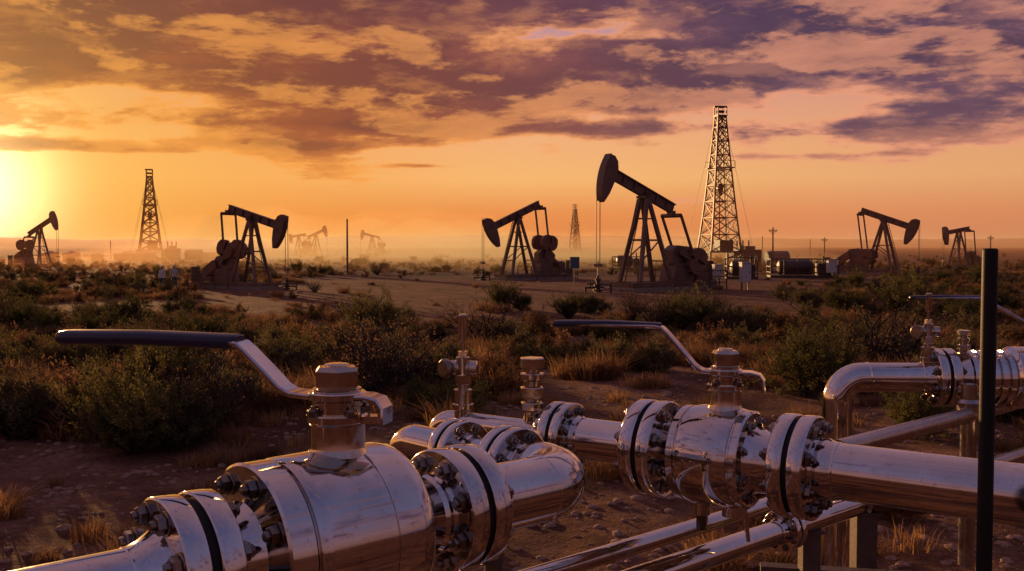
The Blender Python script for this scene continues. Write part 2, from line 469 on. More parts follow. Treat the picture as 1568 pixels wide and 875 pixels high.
def lever(mb,C,dl,s0,s1,s2,zr,zg,w,th,gr,stop=True,gy=.5):
    C=Vector(C);dl=Vector(dl).normalized();side=Vector((-dl.y,dl.x,0))
    up=Vector((0,0,1));dzv=zg-zr
    pts=[];ws=[]
    L=[(-.02,0,1.3),(s0*.55,0,1.2),(s0*.9,.02,1.05),(s0,.05,1),(s0+(s1-s0)*.15,.14,1)]
    L+=[(s0+(s1-s0)*f,f*.98+.01 if f<1 else .97,1) for f in(.4,.65,.85)]
    L+=[(s1,.965,1),(s1+.02,.995,.98),(s1+.06,1,.95),(s2-.03,1,.8)]
    for (a,f,ww) in L: pts.append(C+dl*a+up*(dzv*f)); ws.append(w*ww)
    mb.strap(pts,side,ws,th,0)
    gp=[];rad=[]
    g0=s1+.005;g1=s2
    for f,k in((0,.80),(.01,.95),(.03,1.0),(.5,1.0),(.93,1.0),(.975,.92),(.993,.70),(1.0,.35)):
        gp.append(C+dl*(g0+(g1-g0)*f)+up*(dzv+.006*math.sin(f*3.1)));rad.append(gr*k)
    mb.tube(gp,rad,24,2,1.0,gy,.72)
    if stop:
        pts=[C-dl*.03,C-dl*.10,C-dl*.135-up*.008,C-dl*.15-up*.03,C-dl*.15-up*.075]
        mb.strap(pts,side,[w*1.15,w*1.1,w*1.05,w,w],th,0)

mb=MB()
o=RA
flange_pair(mb,o,u,-.905,.20,.066,.026,8,.026,.086,.07)
mb.lathe(o,u,[(-.80,.115),(-.775,.125),(-.745,.15),(-.735,.19),(-.733,.244),(-.727,.252),(-.655,.252),(-.648,.246),(-.647,.238),(-.640,.238),(-.639,.247),(-.632,.252),
   (-.60,.254),(-.50,.256),(-.405,.256),(-.402,.251),(-.396,.251),(-.393,.256),(-.31,.255),(-.275,.250),(-.258,.238),(-.250,.218),(-.247,.17),(-.22,.150),(-.17,.125),(-.11,.12)],96,0)
bolts(mb,o,u,-.734,-1,.205,8,.026,.1)
bolts(mb,o,u,-.247,1,.185,8,.020,.1)
flange_pair(mb,o,u,0,.20,.066,.026,8,.026,.115,.06)
tS=-.439
C=PA(tS)
def stem(mb,C,rb,zb,s,zring,nutz):
    U=Vector((0,0,1))
    mb.lathe(C,U,[(zb-.03,rb*1.22),(zb+.000,rb*1.12),(zb+.008,rb*1.07),(zb+.014,rb*1.05),(zb+.080*s,rb*1.05),(zb+.085*s,rb*1.0)],48,4)
    z1=zb+.086*s
    mb.lathe(C,U,[(z1,rb*1.10),(z1+.004,rb*1.16),(z1+.022*s,rb*1.16),(z1+.026*s,rb*1.10)],48,4)
    for an in (.5,2.2,3.9,5.4):
        c=C+Vector((math.cos(an)*rb*1.08,math.sin(an)*rb*1.08,z1+.02*s))
        mb.lathe(c,U,[(0,.016*s),(.004,.018*s),(.02*s,.018*s),(.024*s,.015*s)],6,1)
        mb.lathe(c,U,[(.02*s,.009*s),(.034*s,.008*s)],10,1)
    z2=z1+.026*s
    mb.lathe(C,U,[(z2,rb*.90),(zring-.03,rb*.90),(zring-.028,rb*.97),(zring-.012,rb*.97),(zring-.010,rb*1.0)],48,4)
    mb.lathe(C,U,[(zring-.011,rb*1.05),(zring-.007,rb*1.1),(zring+.010,rb*1.1),(zring+.013,rb*1.05)],48,0)
    mb.lathe(C,U,[(zring+.012,rb*.90),(zring+.016,rb*.92),(zring+.022,rb*.92),(zring+.024,rb*.85)],40,4)
    mb.lathe(C,U,[(zring+.023,rb*.80),(zring+.030,rb*.90),(nutz-.012,rb*.90),(nutz,rb*.76)],6,4,.35)
    mb.lathe(C,U,[(nutz-.002,rb*.50),(nutz+.006,rb*.48),(nutz+.008,rb*.42)],24,4)
stem(mb,C,.077,.25,1.0,.412,.498)
lever(mb,C+Vector((0,0,.412)),(-.968,.252,0),.15,.31,.95,.412,.562,.084,.017,.042,gy=.55)
mb.box(C+Vector((.10,-.015,.345)),(.07,.05,.022),mat=4)
mb.obj('ball_valve',[STEEL,BOLT,GRIP,GASKET,BRONZE])

mb=MB()
mb.tube([PA(-.96),PA(-1.5),PA(-2.6)],.086,48,0)
mb.obj('steel_pipe',[STEEL])
def arcpts(P,d0,d1,rb,n=12):
    d0=Vector(d0);d1=Vector(d1);c=P-d0*rb+d1*rb
    return [c-d1*rb*math.cos(a)+d0*rb*math.sin(a) for a in [math.pi/2*i/n for i in range(n+1)]]
mb=MB()
corner=PA(.56)
arc=arcpts(corner,u,v_,.175,20)
path=[PA(.07)]+[PA(.20),PA(.36)]+arc
rads=[.115]*len(path)
path+= [corner+v_*.20,corner+v_*.235,corner+v_*.27]; rads+=[.112,.098,.088]
mb.tube(path,rads,64,0)
mb.lathe(PA(.375),u,[(0,.1145),(.004,.118),(.009,.118),(.013,.1145)],56,0)
flange_pair(mb,corner,v_,.345,.150,.045,.02,8,.019,.085,.045)
mb.tube([corner+v_*.38,corner+v_*.66],.078,40,0)
flange_pair(mb,corner,v_,.665,.135,.042,.02,8,.018,.075,.045)
P2=corner+v_*1.08
arc2=arcpts(P2,v_,Vector((0,0,-1)),.13,12)
mb.tube([corner+v_*.70]+arc2+[P2+Vector((0,0,-1.4))],.075,40,0)
mb.obj('pipe_elbow',[STEEL,BOLT,GRIP,GASKET])

B1=Vector((.60,4.17,ZP)); wv=Vector((.819,-.574,0)).normalized()
def PB(t,z=0): return B1+wv*t+Vector((0,0,z))
mb=MB()
flange_pair(mb,B1,wv,0,.20,.058,.02,8,.024,.092,.05)
mb.lathe(B1,wv,[(.06,.12),(.10,.125),(.125,.14),(.135,.165),(.138,.185),(.145,.193),(.172,.194),(.176,.186),(.182,.186),(.186,.196),(.22,.203),(.30,.206),(.36,.204),(.395,.196),(.398,.190),(.404,.190),(.408,.194),(.43,.194),(.437,.185),(.44,.14),(.47,.125),(.55,.12)],80,0)
bolts(mb,B1,wv,.438,1,.155,8,.018)
flange_pair(mb,B1,wv,.625,.20,.058,.02,8,.024,.106,.07)
C2b=PB(.315)
stem(mb,C2b,.062,.200,.85,.342,.430)
lever(mb,C2b+Vector((0,0,.342)),(-.949,.313,0),.10,.255,.72,.342,.520,.070,.014,.030,gy=.5)
mb.cyl(PB(.22,-.19),PB(.22,-.25),.032,n=24,mat=4);mb.cyl(PB(.22,-.25),PB(.22,-.31),.024,n=6,mat=1)
mb.cyl(PB(.36,-.19),PB(.36,-.235),.05,n=24,mat=0);mb.cyl(PB(.40,-.20),PB(.42,-.33),.012,.008,n=12,mat=4)
mb.obj('ball_valve',[STEEL,BOLT,GRIP,GASKET,BRONZE])
mb=MB()
mb.tube([PB(.69),PB(1.0),PB(4.5)],.106,64,0)
mb.lathe(PB(0),wv,[(1.52,.105),(1.525,.110),(1.533,.110),(1.538,.105)],56,0)
mb.obj('steel_pipe',[STEEL])
mb=MB()
mb.tube([PB(-.05),PB(-.43)],.090,48,0)
flange_pair(mb,B1,wv,-.45,.150,.045,.018,8,.018,.088,.045)
mb.tube([PB(-.47),PB(-.56),PB(-.60)],[.088,.08,.055],40,0)
Pe=PB(-1.18)
mb.tube([PB(-.58)]+arcpts(Pe,-wv,Vector((0,0,-1)),.09,10)+[Pe+Vector((0,0,-1.4))],.052,36,0)
mb.obj('steel_pipe',[STEEL,BOLT,GRIP,GASKET])

def needle_valve(P,s=1.0,rod=True):
    mb=MB();U=Vector((0,0,1));P=Vector(P)
    mb.lathe(P,U,[(-.02,.045*s),(.03*s,.045*s),(.035*s,.05*s),(.06*s,.05*s),(.065*s,.044*s),(.13*s,.044*s),(.135*s,.03*s),(.16*s,.03*s)],32,0)
    mb.lathe(P,U,[(.155*s,.036*s),(.16*s,.042*s),(.20*s,.042*s),(.205*s,.036*s)],6,0,.3)
    c=P+U*(.235*s)
    mb.lathe(c-Vector((.07*s,-.01,0)),Vector((1,-.14,0)),[(0,.02*s),(.005,.034*s),(.04*s,.036*s),(.045*s,.03*s),(.10*s,.03*s),(.105*s,.035*s),(.14*s,.035*s),(.145*s,.02*s)],28,0)
    mb.lathe(c,U,[(-.04*s,.034*s),(.05*s,.034*s),(.055*s,.026*s),(.08*s,.024*s)],28,0)
    mb.lathe(c+Vector((-.055*s,0,0)),Vector((-.75,-.66,0)),[(0,.03*s),(.03*s,.046*s),(.045*s,.047*s),(.055*s,.038*s)],28,1)
    if rod:
        mb.lathe(c,U,[(.07*s,.010*s),(.13*s,.010*s),(.131*s,.019*s),(.135*s,.022*s),(.25*s,.022*s),(.258*s,.016*s)],20,0)
    return mb.obj('needle_valve',[BRONZE,BOLT])
needle_valve(PB(-1.02,.03),1.0)
def fitting(P,s=1.0):
    mb=MB();U=Vector((0,0,1));P=Vector(P)
    z=0
    for (h,r,n) in((.05,.036,28),(.035,.052,6),(.02,.034,28),(.045,.055,6),(.03,.038,28),(.03,.050,28),(.02,.036,28),(.045,.056,6)):
        mb.lathe(P,U,[(z*s,(r-.004)*s),((z+.004)*s,r*s),((z+h-.004)*s,r*s),((z+h)*s,(r-.004)*s)],n,0,.4)
        z+=h*.99
    return mb.obj('pipe_fitting',[BRONZE])
fitting(PB(-.62,.045),1.08)

YD=6.15;Zd=CAMH-.82
mb=MB()
X=Vector((1,0,0))
PD=Vector((2.02,YD,Zd))
a=arcpts(PD,Vector((0,0,1)),X,.15,14)
mb.tube([PD+Vector((0,0,-1.5))]+a+[Vector((2.6,YD,Zd))],.09,44,0)
mb.lathe((2.10+.1,YD,Zd),X,[(0,.089),(.004,.095),(.010,.095),(.014,.089)],44,0)
flange_pair(mb,Vector((0,YD,Zd)),X,2.66,.18,.055,.02,8,.022,.09,.05)
mb.obj('pipe_elbow',[STEEL,BOLT,GRIP,GASKET])
mb=MB()
prof=[(2.72,.11)]
for i in range(5):
    x0=2.80+i*.055
    prof+=[(x0,.15),(x0+.004,.168),(x0+.035,.168),(x0+.039,.15)]
prof+=[(3.08,.185),(3.085,.19),(3.5,.19),(3.51,.12)]
mb.lathe((0,YD,Zd),X,prof,56,0)
flange_disc(mb,Vector((0,YD,Zd)),X,3.52,3.58,.19);mb.lathe((0,YD,Zd),X,[(3.5,.1),(5.5,.1)],40,0)
CD=Vector((3.32,YD,Zd))
stem(mb,CD,.06,.185,.8,.32,.40)
lever(mb,CD+Vector((0,0,.32)),(-1,-.02,0),.10,.42,.87,.32,.495,.06,.012,.024)
mb.obj('ball_valve',[STEEL,BOLT,GRIP,GASKET,BRONZE])
needle_valve((2.57,YD-.02,Zd+.07),.92,True)
fitting((2.78,YD-.04,Zd+.10),.72)

zL=CAMH-1.25
mb=MB()
p=Vector((.216,3.83,zL)); mb.tube([p-u*2.2,p,p+u*1.5],.037,28,0)
q=Vector((.643,3.83,zL)); 
mb.tube([q-u*2.2,q,q+u*1.44],.05,32,0)
flange_pair(mb,q,u,.75,.092,.03,.014,8,.012,.05,.03)
mb.lathe(q,u,[(1.40,.05),(1.405,.062),(1.47,.062),(1.475,.05)],28,0)
e=q+u*1.44
mb.obj('steel_pipe',[STEEL,BOLT,GRIP,GASKET])
mb=MB()
e2=e+Vector((.02,0,.0))
mb.lathe(e2,(1,-.12,-.04),[(-.02,.05),(.03,.068),(.09,.068),(.095,.05),(.14,.05),(.145,.062),(.20,.062),(.205,.045),(.26,.04)],24,0)
mb.tube([e2+Vector((.22,-.026,-.01)),e2+Vector((.5,-.06,-.03)),e2+Vector((.9,-.1,-.10)),e2+Vector((2.0,-.2,-.2))],.032,20,1)
mb.obj('hydraulic_hose',[BOLT,BLACK])
mb=MB()
r_=Vector((1.60,4.85,CAMH-1.0));mb.tube([r_,r_+u*2.6],.046,28,0)
r2=Vector((2.30,4.9,CAMH-1.12));mb.tube([r2-u*.4,r2+u*2.2],.034,28,0)
mb.tube([Vector((2.70,5.85,CAMH-.82)),Vector((2.70,5.85,CAMH-1.9))],.045,28,0)
mb.lathe((2.70,5.85,0),(0,0,1),[(CAMH-1.02,.05),(CAMH-1.0,.065),(CAMH-.93,.065),(CAMH-.91,.05)],28,0)
mb.obj('steel_pipe',[STEEL2])
def support(x,y,ztop,wd=.06,rect=True):
    mb=MB();z0=gz(x,y)-.1
    if rect:
        mb.box((x,y,(z0+ztop)/2),(wd,wd,ztop-z0));mb.box((x,y,ztop+.006),(wd*1.4,wd*1.2,.012))
        mb.box((x,y,gz(x,y)+.03),(wd*2.8,wd*2.8,.03))
    else:
        mb.cyl((x,y,z0),(x,y,ztop),wd,n=24)
        mb.lathe((x,y,0),(0,0,1),[(gz(x,y)+.02,wd*2.6),(gz(x,y)+.06,wd*2.6)],24)
        mb.lathe((x,y,0),(0,0,1),[(ztop-.04,wd*1.5),(ztop+.01,wd*1.7)],24)
    return mb.obj('pipe_support',[SUPP])
s_=PA(.17);support(s_.x,s_.y,ZP-.115,.032,False)
support(1.71,4.79,zL-.05,.10)
support(q.x+u.x*.95,q.y+u.y*.95,zL-.05,.08)
mb=MB();mb.beam((1.15,4.55,1.50),(2.6,4.25,1.50),.07,.05);mb.beam((1.10,4.15,1.30),(2.6,3.9,1.30),.06,.05);mb.obj('pipe_rack',[SUPP])
mb=MB();zg=gz(1.44,3.0)
mb.lathe((1.44,3.0,0),(0,0,1),[(zg-.3,.0225),(2.985,.0225),(2.99,.019)],28)
mb.obj('steel_post',[BLACK])

# ------------------------------------------------------------------ pump jacks
def pump_jack(px_x,Y,s,yaw,tilt,crank=60,rail=True):
    mb=MB()
    T=R(tilt)
    piv=Vector((0,0,6.85))
    def rot(x,z):
        c,s2=math.cos(T),math.sin(T)
        return (piv.x+x*c+z*s2, piv.z - x*s2*1.0 + z*c) 
    def RB(pts): return [rot(*p) for p in pts]
    mb.prismXZ(RB([(-3.3,.42),(3.0,.36),(3.0,-.20),(-3.3,-.16)]),-.05,.05,0)
    for zz0,zz1,zr0,zr1 in((.42,.50,.36,.44),(-.24,-.16,-.28,-.20)):
        mb.prismXZ(RB([(-3.3,zz1),(3.0,zr1),(3.0,zr0),(-3.3,zz0)]),-.20,.20,0)
    for xx in(-2.2,-1.1,.0,1.1,2.2): mb.prismXZ(RB([(xx-.04,.415),(xx+.04,.41),(xx+.04,-.155),(xx-.04,-.155)]),-.18,.18,0)
    Rh=4.15;pts=[]
    A0,A1=15,-31
    for i in range(15):
        an=R(A0+(A1-A0)*i/14); pts.append((-Rh*math.cos(an),.15+Rh*math.sin(an)))
    inner=[(-3.42,-2.05),(-3.16,-1.3),(-3.02,-.35),(-3.02,.52),(-3.25,1.02),(-3.62,1.26)]
    mb.prismXZ(RB(pts+inner),-.24,.24,0)
    lip=[]
    for i in range(15):
        an=R(A0+(A1-A0)*i/14);lip.append((-(Rh+.07)*math.cos(an),.15+(Rh+.07)*math.sin(an)))
    mb.prismXZ(RB(lip+pts[::-1]),-.32,.32,0)
    bx=-(Rh+.10);zc_=1.9
    for yy in(-.18,.18): mb.cyl((bx,yy,piv.z-.3),(bx,yy,zc_+.1),.028,n=6,mat=1)
    mb.box((bx,0,zc_),(.22,.6,.2),mat=0);mb.cyl((bx,0,zc_+.25),(bx,0,.9),.045,n=8,mat=2)
    mb.lathe((bx,0,0),(0,0,1),[(-.3,.22),(.15,.22),(.16,.34),(.26,.34),(.27,.16),(.5,.16),(.51,.27),(.6,.27),(.61,.12),(.85,.12),(.86,.2),(1.0,.2),(1.02,.09),(1.2,.09)],16,1)
    mb.cyl((bx,-1.3,.62),(bx,1.1,.62),.08,n=10,mat=1);mb.cyl((bx,-1.3,.62),(bx,-1.3,-.2),.08,n=10,mat=1)
    mb.cyl((bx-1.1,.0,.40),(bx+.5,0,.40),.07,n=10,mat=1);mb.lathe((bx-.7,0,.4),(0,0,1),[(.05,.05),(.3,.05),(.31,.2),(.34,.2)],12,1)
    mb.cyl((bx-1.1,0,.4),(bx-1.1,0,-.2),.07,n=10,mat=1)
    legs=[(-1.35,-1.05),(-1.35,1.05),(1.75,-.95),(1.75,.95)]
    for (x,y) in legs:
        mb.beam((x*.03,.30*(1 if y>0 else -1),6.6),(x,y,.65),.26,.22,0)
    for f in(.25,.5,.75):
        z=6.6-(6.6-.65)*(1-f)
        k=(1-f)
        yl=.30+.75*k;xl=-1.35*k
        mb.beam((xl,-yl,z),(xl,yl,z),.12,.12,0);mb.beam((1.75*k,-yl*.93,z),(1.75*k,yl*.93,z),.10,.10,0)
    for yy in(-1,1):
        mb.beam((-1.35*.5,yy*.68,3.6),(1.75*.5,yy*.64,3.6),.10,.12,0)
        mb.beam((-1.35*.75,yy*.86,2.15),(1.75*.5,yy*.64,3.6),.08,.08,0)
    mb.box((0,0,6.62),(.7,.9,.16));mb.cyl((0,-.45,6.80),(0,.45,6.80),.16,n=14)
    for yy in(-.38,.38): mb.box((0,yy,6.78),(.36,.14,.4))
    lx0,lz0,lx1,lz1=-2.05,.6,-.42,6.5
    for yy in(-.25,.25): mb.beam((lx0,yy,lz0),(lx1,yy,lz1),.055,.055,1)
    for i in range(18):
        f=(i+.5)/18;mb.beam((lx0+(lx1-lx0)*f,-.25,lz0+(lz1-lz0)*f),(lx0+(lx1-lx0)*f,.25,lz0+(lz1-lz0)*f),.035,.035,1)
    for yy in(-1.05,1.05): mb.beam((-2.2,yy,.5),(6.2,yy,.5),.28,.38,0)
    for xx in(-2.1,-.8,1.0,2.3,4.2,6.1): mb.beam((xx,-1.0,.5),(xx,1.0,.5),.2,.3,0)
    mb.box((2.0,0,.12),(9.0,3.0,.38),mat=3)
    gx,gzz=3.15,2.65
    mb.prismXZ([(gx-1.0,.69),(gx+1.1,.69),(gx+.75,1.95),(gx-.65,1.95)],-.7,.7,0)
    mb.prismXZ([(gx-.85,1.95),(gx+1.25,1.95),(gx+1.3,2.7),(gx+.85,3.15),(gx-.3,3.25),(gx-.8,2.9)],-.48,.48,0)
    mb.cyl((gx,-.85,gzz),(gx,.85,gzz),.16,n=14)
    ca=R(crank)
    cdir=Vector((math.cos(ca),0,math.sin(ca)));cp=Vector((-math.sin(ca),0,math.cos(ca)))
    pin=Vector((gx,0,gzz))+cdir*1.05
    for yy in(-.78,.78):
        y0,y1=(yy-.09,yy+.09)
        a_=Vector((gx,0,gzz))
        def q2(du,dv): 
            t=a_+cdir*du+cp*dv; return (t.x,t.z)
        mb.prismXZ([q2(-.3,-.22),(q2(-.3,.22)),q2(2.0,.17),q2(2.0,-.17)],y0,y1,0)
        oy=yy+(.2 if yy>0 else -.2)
        for sg in(-1,1):
            poly=[q2(.55,.12*sg),q2(.6,.62*sg),q2(.95,.92*sg),q2(1.5,1.0*sg),q2(1.95,.82*sg),q2(2.15,.42*sg),q2(2.18,.12*sg)]
            if sg<0: poly=poly[::-1]
            mb.prismXZ(poly,min(yy,oy)-.12,max(yy,oy)+.12,4)
    ex,ez=rot(2.95,-.30)
    mb.cyl((ex,-.95,ez-.15),(ex,.95,ez-.15),.15,n=12);mb.box((ex,0,ez),(.4,.5,.4))
    for yy in(-.95,.95): mb.beam((ex,yy,ez-.1),(pin.x,yy,pin.z),.15,.15,0);mb.cyl((pin.x,yy-.15,pin.z),(pin.x,yy+.15,pin.z),.2,n=12)
    mb.box((5.3,0,.98),(1.2,1.3,.5));mb.lathe((5.3,-.6,1.6),(0,1,0),[(0,.3),(.05,.42),(1.15,.42),(1.2,.3)],18,4)
    mb.prismXZ([(gx+.7,2.0),(gx+.9,2.75),(gx+1.2,2.75),(5.65,1.95),(5.7,1.4),(5.3,1.2),(5.0,1.3)],.55,.75,4)
    mb.box((6.9,.4,1.3),(.5,.6,1.6),mat=1);mb.beam((6.9,.4,.0),(6.9,.4,.6),.12)
    if rail:
        for (xa,ya,xb,yb) in((1.2,-1.9,6.4,-1.9),(6.4,-1.9,6.4,1.9),(1.2,1.9,6.4,1.9)):
            L=Vector((xb-xa,yb-ya,0));n=max(2,int(L.length/1.3))
            for i in range(n+1):
                f=i/n;mb.beam((xa+L.x*f,ya+L.y*f,0),(xa+L.x*f,ya+L.y*f,1.45),.06,.06,1)
            for z in(.55,1.0,1.42): mb.beam((xa,ya,z),(xb,yb,z),.05,.05,1)
    o=mb.obj('pump_jack',[RUST,DARKI,STEEL2,CONC,RUST2])
    o.location=(px_x,Y,gz(px_x,Y)-.05);o.scale=(s,s,s);o.rotation_euler=(0,0,R(yaw))
    return o
def XX(px,Y): return (px-784)/1524*Y
pump_jack(XX(986,65),65,.93,36,21,crank=-25)
pump_jack(XX(386,68),68,.72,180-28,-16,crank=120)
pump_jack(XX(793,86),86,.82,32,-24,crank=80)
pump_jack(XX(1352,100),100,.82,180-40,-20,crank=200)
pump_jack(XX(1467,125),125,.70,30,-8,crank=300)
pump_jack(XX(62,140),140,.82,180-25,24,crank=70)
pump_jack(XX(484,250),250,.85,180-30,18,crank=70,rail=False)
pump_jack(XX(458,265),265,.80,180+150,-8,crank=70,rail=False)
pump_jack(XX(570,270),270,.80,35,12,crank=70,rail=False)

# ------------------------------------------------------------------ derricks
def derrick(x,Y,H,wb,wt,mw=.2,zb=1.6,sub=True,rotz=20):
    mb=MB()
    n=9
    def hw(z): return (wb+(wt-wb)*((z-zb)/(H-zb))**.85)/2 if z>zb else wb/2
    zs=[zb+(H-zb)*(1-(1-i/n)**1.15) for i in range(n+1)]
    cs=[(-1,-1),(1,-1),(1,1),(-1,1)]
    for k in range(n):
        z0,z1=zs[k],zs[k+1];a,b=hw(z0),hw(z1)
        for i in range(4):
            c,d=cs[i],cs[(i+1)%4]
            mb.beam((c[0]*a,c[1]*a,z0),(c[0]*b,c[1]*b,z1),mw,mw)
            mb.beam((c[0]*a,c[1]*a,z0),(d[0]*b,d[1]*b,z1),mw*.5,mw*.5)
            mb.beam((d[0]*a,d[1]*a,z0),(c[0]*b,c[1]*b,z1),mw*.5,mw*.5)
            mb.beam((c[0]*b,c[1]*b,z1),(d[0]*b,d[1]*b,z1),mw*.6,mw*.6)
    mb.box((0,0,H+.1),(wt*1.35,wt*1.35,.22));mb.box((0,0,H+.75),(wt*.9,wt*.5,.35))
    for c in cs: mb.beam((c[0]*wt*.6,c[1]*wt*.6,H),(c[0]*wt*.6,c[1]*wt*.6,H+1.5),mw*.5)
    for i in range(4):
        c,d=cs[i],cs[(i+1)%4]
        mb.beam((c[0]*wt*.6,c[1]*wt*.6,H+1.45),(d[0]*wt*.6,d[1]*wt*.6,H+1.45),mw*.6)
    mb.beam((-wt*.9,0,H+1.5),(wt*.5,0,H+1.5),mw*.8)
    zm=zb+(H-zb)*.62;hm=hw(zm)
    mb.box((0,-hm-.25,zm),(hm*2.6,.9,.14));mb.box((0,hm+.25,zm),(hm*2.6,.9,.14))
    for xx in(-1.3,1.3):
        for yy in(-hm-.65,hm+.65): mb.beam((xx*hm,yy,zm),(xx*hm,yy,zm+1),.06)
    for yy in(-hm-.65,hm+.65): mb.beam((-1.3*hm,yy,zm+1),(1.3*hm,yy,zm+1),.06)
    zt=zb+(H-zb)*.46
    for xx in(-.18,.18): mb.cyl((xx,0,H),(xx,0,zt+.9),.05,n=6)
    mb.prismXZ([(-.35,zt+.9),(.35,zt+.9),(.45,zt),(.2,zt-.8),(-.2,zt-.8),(-.45,zt)],-.3,.3)
    mb.cyl((0,0,zt-.8),(0,0,zb),.09,n=6)
    for xx in(.0,.4): mb.beam((xx,-hw(zb)-.1,zb),(xx*.7,-hw(H)-.1,H),.06)
    if sub:
        h=wb/2+.4
        mb.box((0,0,zb),(2*h,2*h,.25))
        for c in cs: mb.beam((c[0]*h*.95,c[1]*h*.95,-.3),(c[0]*h*.95,c[1]*h*.95,zb),.3)
        for i in range(4):
            c,d=cs[i],cs[(i+1)%4];mb.beam((c[0]*h*.95,c[1]*h*.95,0),(d[0]*h*.95,d[1]*h*.95,zb),.16)
        mb.box((wb*.1,-wb*.1,zb+.95),(wb*.45,wb*.4,1.6));mb.box((wb*1.0,.5,1.2),(wb*.7,2.6,2.2));mb.box((wb*1.0,.5,2.55),(wb*.35,1.8,.6))
        mb.lathe((wb*1.55,-.5,1.1),(1,0,0),[(0,.7),(.15,1.0),(3.4,1.0),(3.55,.7)],16)
        for xx in(.75,.95,1.15): mb.cyl((wb*xx,1.5,1),(wb*xx,1.5,3.7),.12,n=8)
        for i in range(7): mb.beam((-h-3+ .4*i,-h,0),(-h-3+.4*i,-h,1.1),.05)
        mb.beam((-h-3,-h,1.1),(-h,-h,1.1),.06)
    for (gx,gy) in((-1,-.6),(1,-.6),(1,.7),(-1,.7)):
        mb.cyl((gx*wt*.5,gy*wt*.5,H-.5),(gx*wb*.95,gy*wb*.95,.2),.022,n=5)
    o=mb.obj('drilling_derrick',[DARKI],smooth_=False)
    o.location=(x,Y,gz(x,Y));o.rotation_euler=(0,0,R(rotz))
    return o
derrick(XX(1101,150),150,22.2,4.9,1.15,.26,2.0,rotz=14)
derrick(XX(231,200),200,16.6,4.2,.95,.30,2.0,rotz=16)
derrick(XX(880,310),310,14.0,3.0,.8,.26,1.0,False,rotz=25)

def pole(px,Y,h,r=.13,arms=True):
    x=XX(px,Y);mb=MB();z=gz(x,Y)
    mb.cyl((x,Y,z-.5),(x,Y,z+h),r,r*.7,n=10)
    if arms:
        mb.beam((x-.6,Y,z+h-.5),(x+.6,Y,z+h-.5),.10,.12);mb.beam((x-.45,Y,z+h-.5),(x,Y,z+h-1.0),.05);mb.beam((x+.45,Y,z+h-.5),(x,Y,z+h-1.0),.05)
        for xx in(-.5,-.25,.25,.5): mb.lathe((x+xx,Y,z+h-.43),(0,0,1),[(0,.03),(.06,.05),(.14,.05),(.16,.03)],8)
    return mb.obj('utility_pole',[WOODP])
pole(532,105,5.8,.12,False)
pole(1183,140,5.4);pole(1167,190,4.6,arms=False);pole(1262,190,4.4);pole(1516,190,4.8);pole(170,230,4.0,arms=False);pole(1240,260,4.5,arms=False)

def frame_skid(px,Y,L,Dp,H):
    x=XX(px,Y);mb=MB()
    nn=int(L/1.2)
    for yy in(-Dp/2,Dp/2):
        for i in range(nn+1):
            xx=-L/2+L*i/nn;mb.beam((xx,yy,-.2),(xx,yy,H),.09)
        for z in(.5,H*.6,H): mb.beam((-L/2,yy,z),(L/2,yy,z),.08)
    for xx in(-L/2,L/2):
        for z in(.5,H*.6,H): mb.beam((xx,-Dp/2,z),(xx,Dp/2,z),.08)
    mb.lathe((-L*.38,0,.95),(1,0,0),[(0,.3),(.15,.62),(.3,.7),(L*.5,.7),(L*.5+.15,.62),(L*.5+.3,.3)],20,0)
    mb.box((L*.32,0,.7),(L*.2,1.4,1.2),mat=0);mb.cyl((L*.32,0,1.3),(L*.32,0,2.0),.09,n=8)
    mb.box((0,0,.12),(L,Dp,.2),mat=0)
    o=mb.obj('equipment_skid',[DARKI,RUST],smooth_=True);o.location=(x,Y,gz(x,Y));o.rotation_euler=(0,0,R(-6));return o
frame_skid(1228,92,6.0,2.4,1.7)
frame_skid(960,118,3.4,2,1.5)
frame_skid(1135,88,2.6,1.8,1.9)
def cabinet(px,Y,wd,h,leg,mat=CABW):
    x=XX(px,Y);mb=MB()
    for xx in(-wd*.35,wd*.35): mb.beam((xx,0,-.2),(xx,0,leg+.1),.07,mat=1)
    mb.box((0,0,leg+h/2),(wd,.45,h));mb.box((0,-.23,leg+h/2),(wd*.86,.03,h*.9));mb.box((0,-.02,leg+h+.03),(wd*1.12,.58,.05));mb.box((wd*.3,-.255,leg+h*.5),(.04,.04,.16),mat=1)
    o=mb.obj('electrical_cabinet',[mat,DARKI]);o.location=(x,Y,gz(x,Y));o.rotation_euler=(0,0,R(12));return o
cabinet(1141,66,.66,1.25,.55);cabinet(1273,90,.8,1.1,.5);cabinet(1098,68,.5,.9,.7)
def sign(px,Y):
    x=XX(px,Y);mb=MB();mb.beam((0,0,-.2),(0,0,2.0),.07,mat=1);mb.box((0,-.06,1.65),(.7,.06,.85));mb.box((0,-.095,1.65),(.6,.01,.75))
    o=mb.obj('sign_board',[BLUEP,DARKI]);o.location=(x,Y,gz(x,Y));return o
sign(880,74)
def tankrow(px,Y):
    x=XX(px,Y);mb=MB()
    for i,(xx,h,r) in enumerate(((-9,1.5,1.6),(-5,1.5,1.6),(0,1.2,1.2))):
        mb.lathe((xx,0,0),(0,0,1),[(-.2,r),(h,r),(h+.35,.1)],24,0)
        mb.beam((xx+r,-.4,0),(xx+r,-.4,h+.8),.06)
    mb.box((7,0,.7),(7,2.4,1.4));mb.beam((-12,-2,1.0),(12,-2,1.0),.08);
    for i in range(16): mb.beam((-12+1.6*i,-2,-.2),(-12+1.6*i,-2,1.0),.07)
    o=mb.obj('storage_tanks',[RUST]);o.location=(x,Y,gz(x,Y));return o
tankrow(150,190);tankrow(262,215)

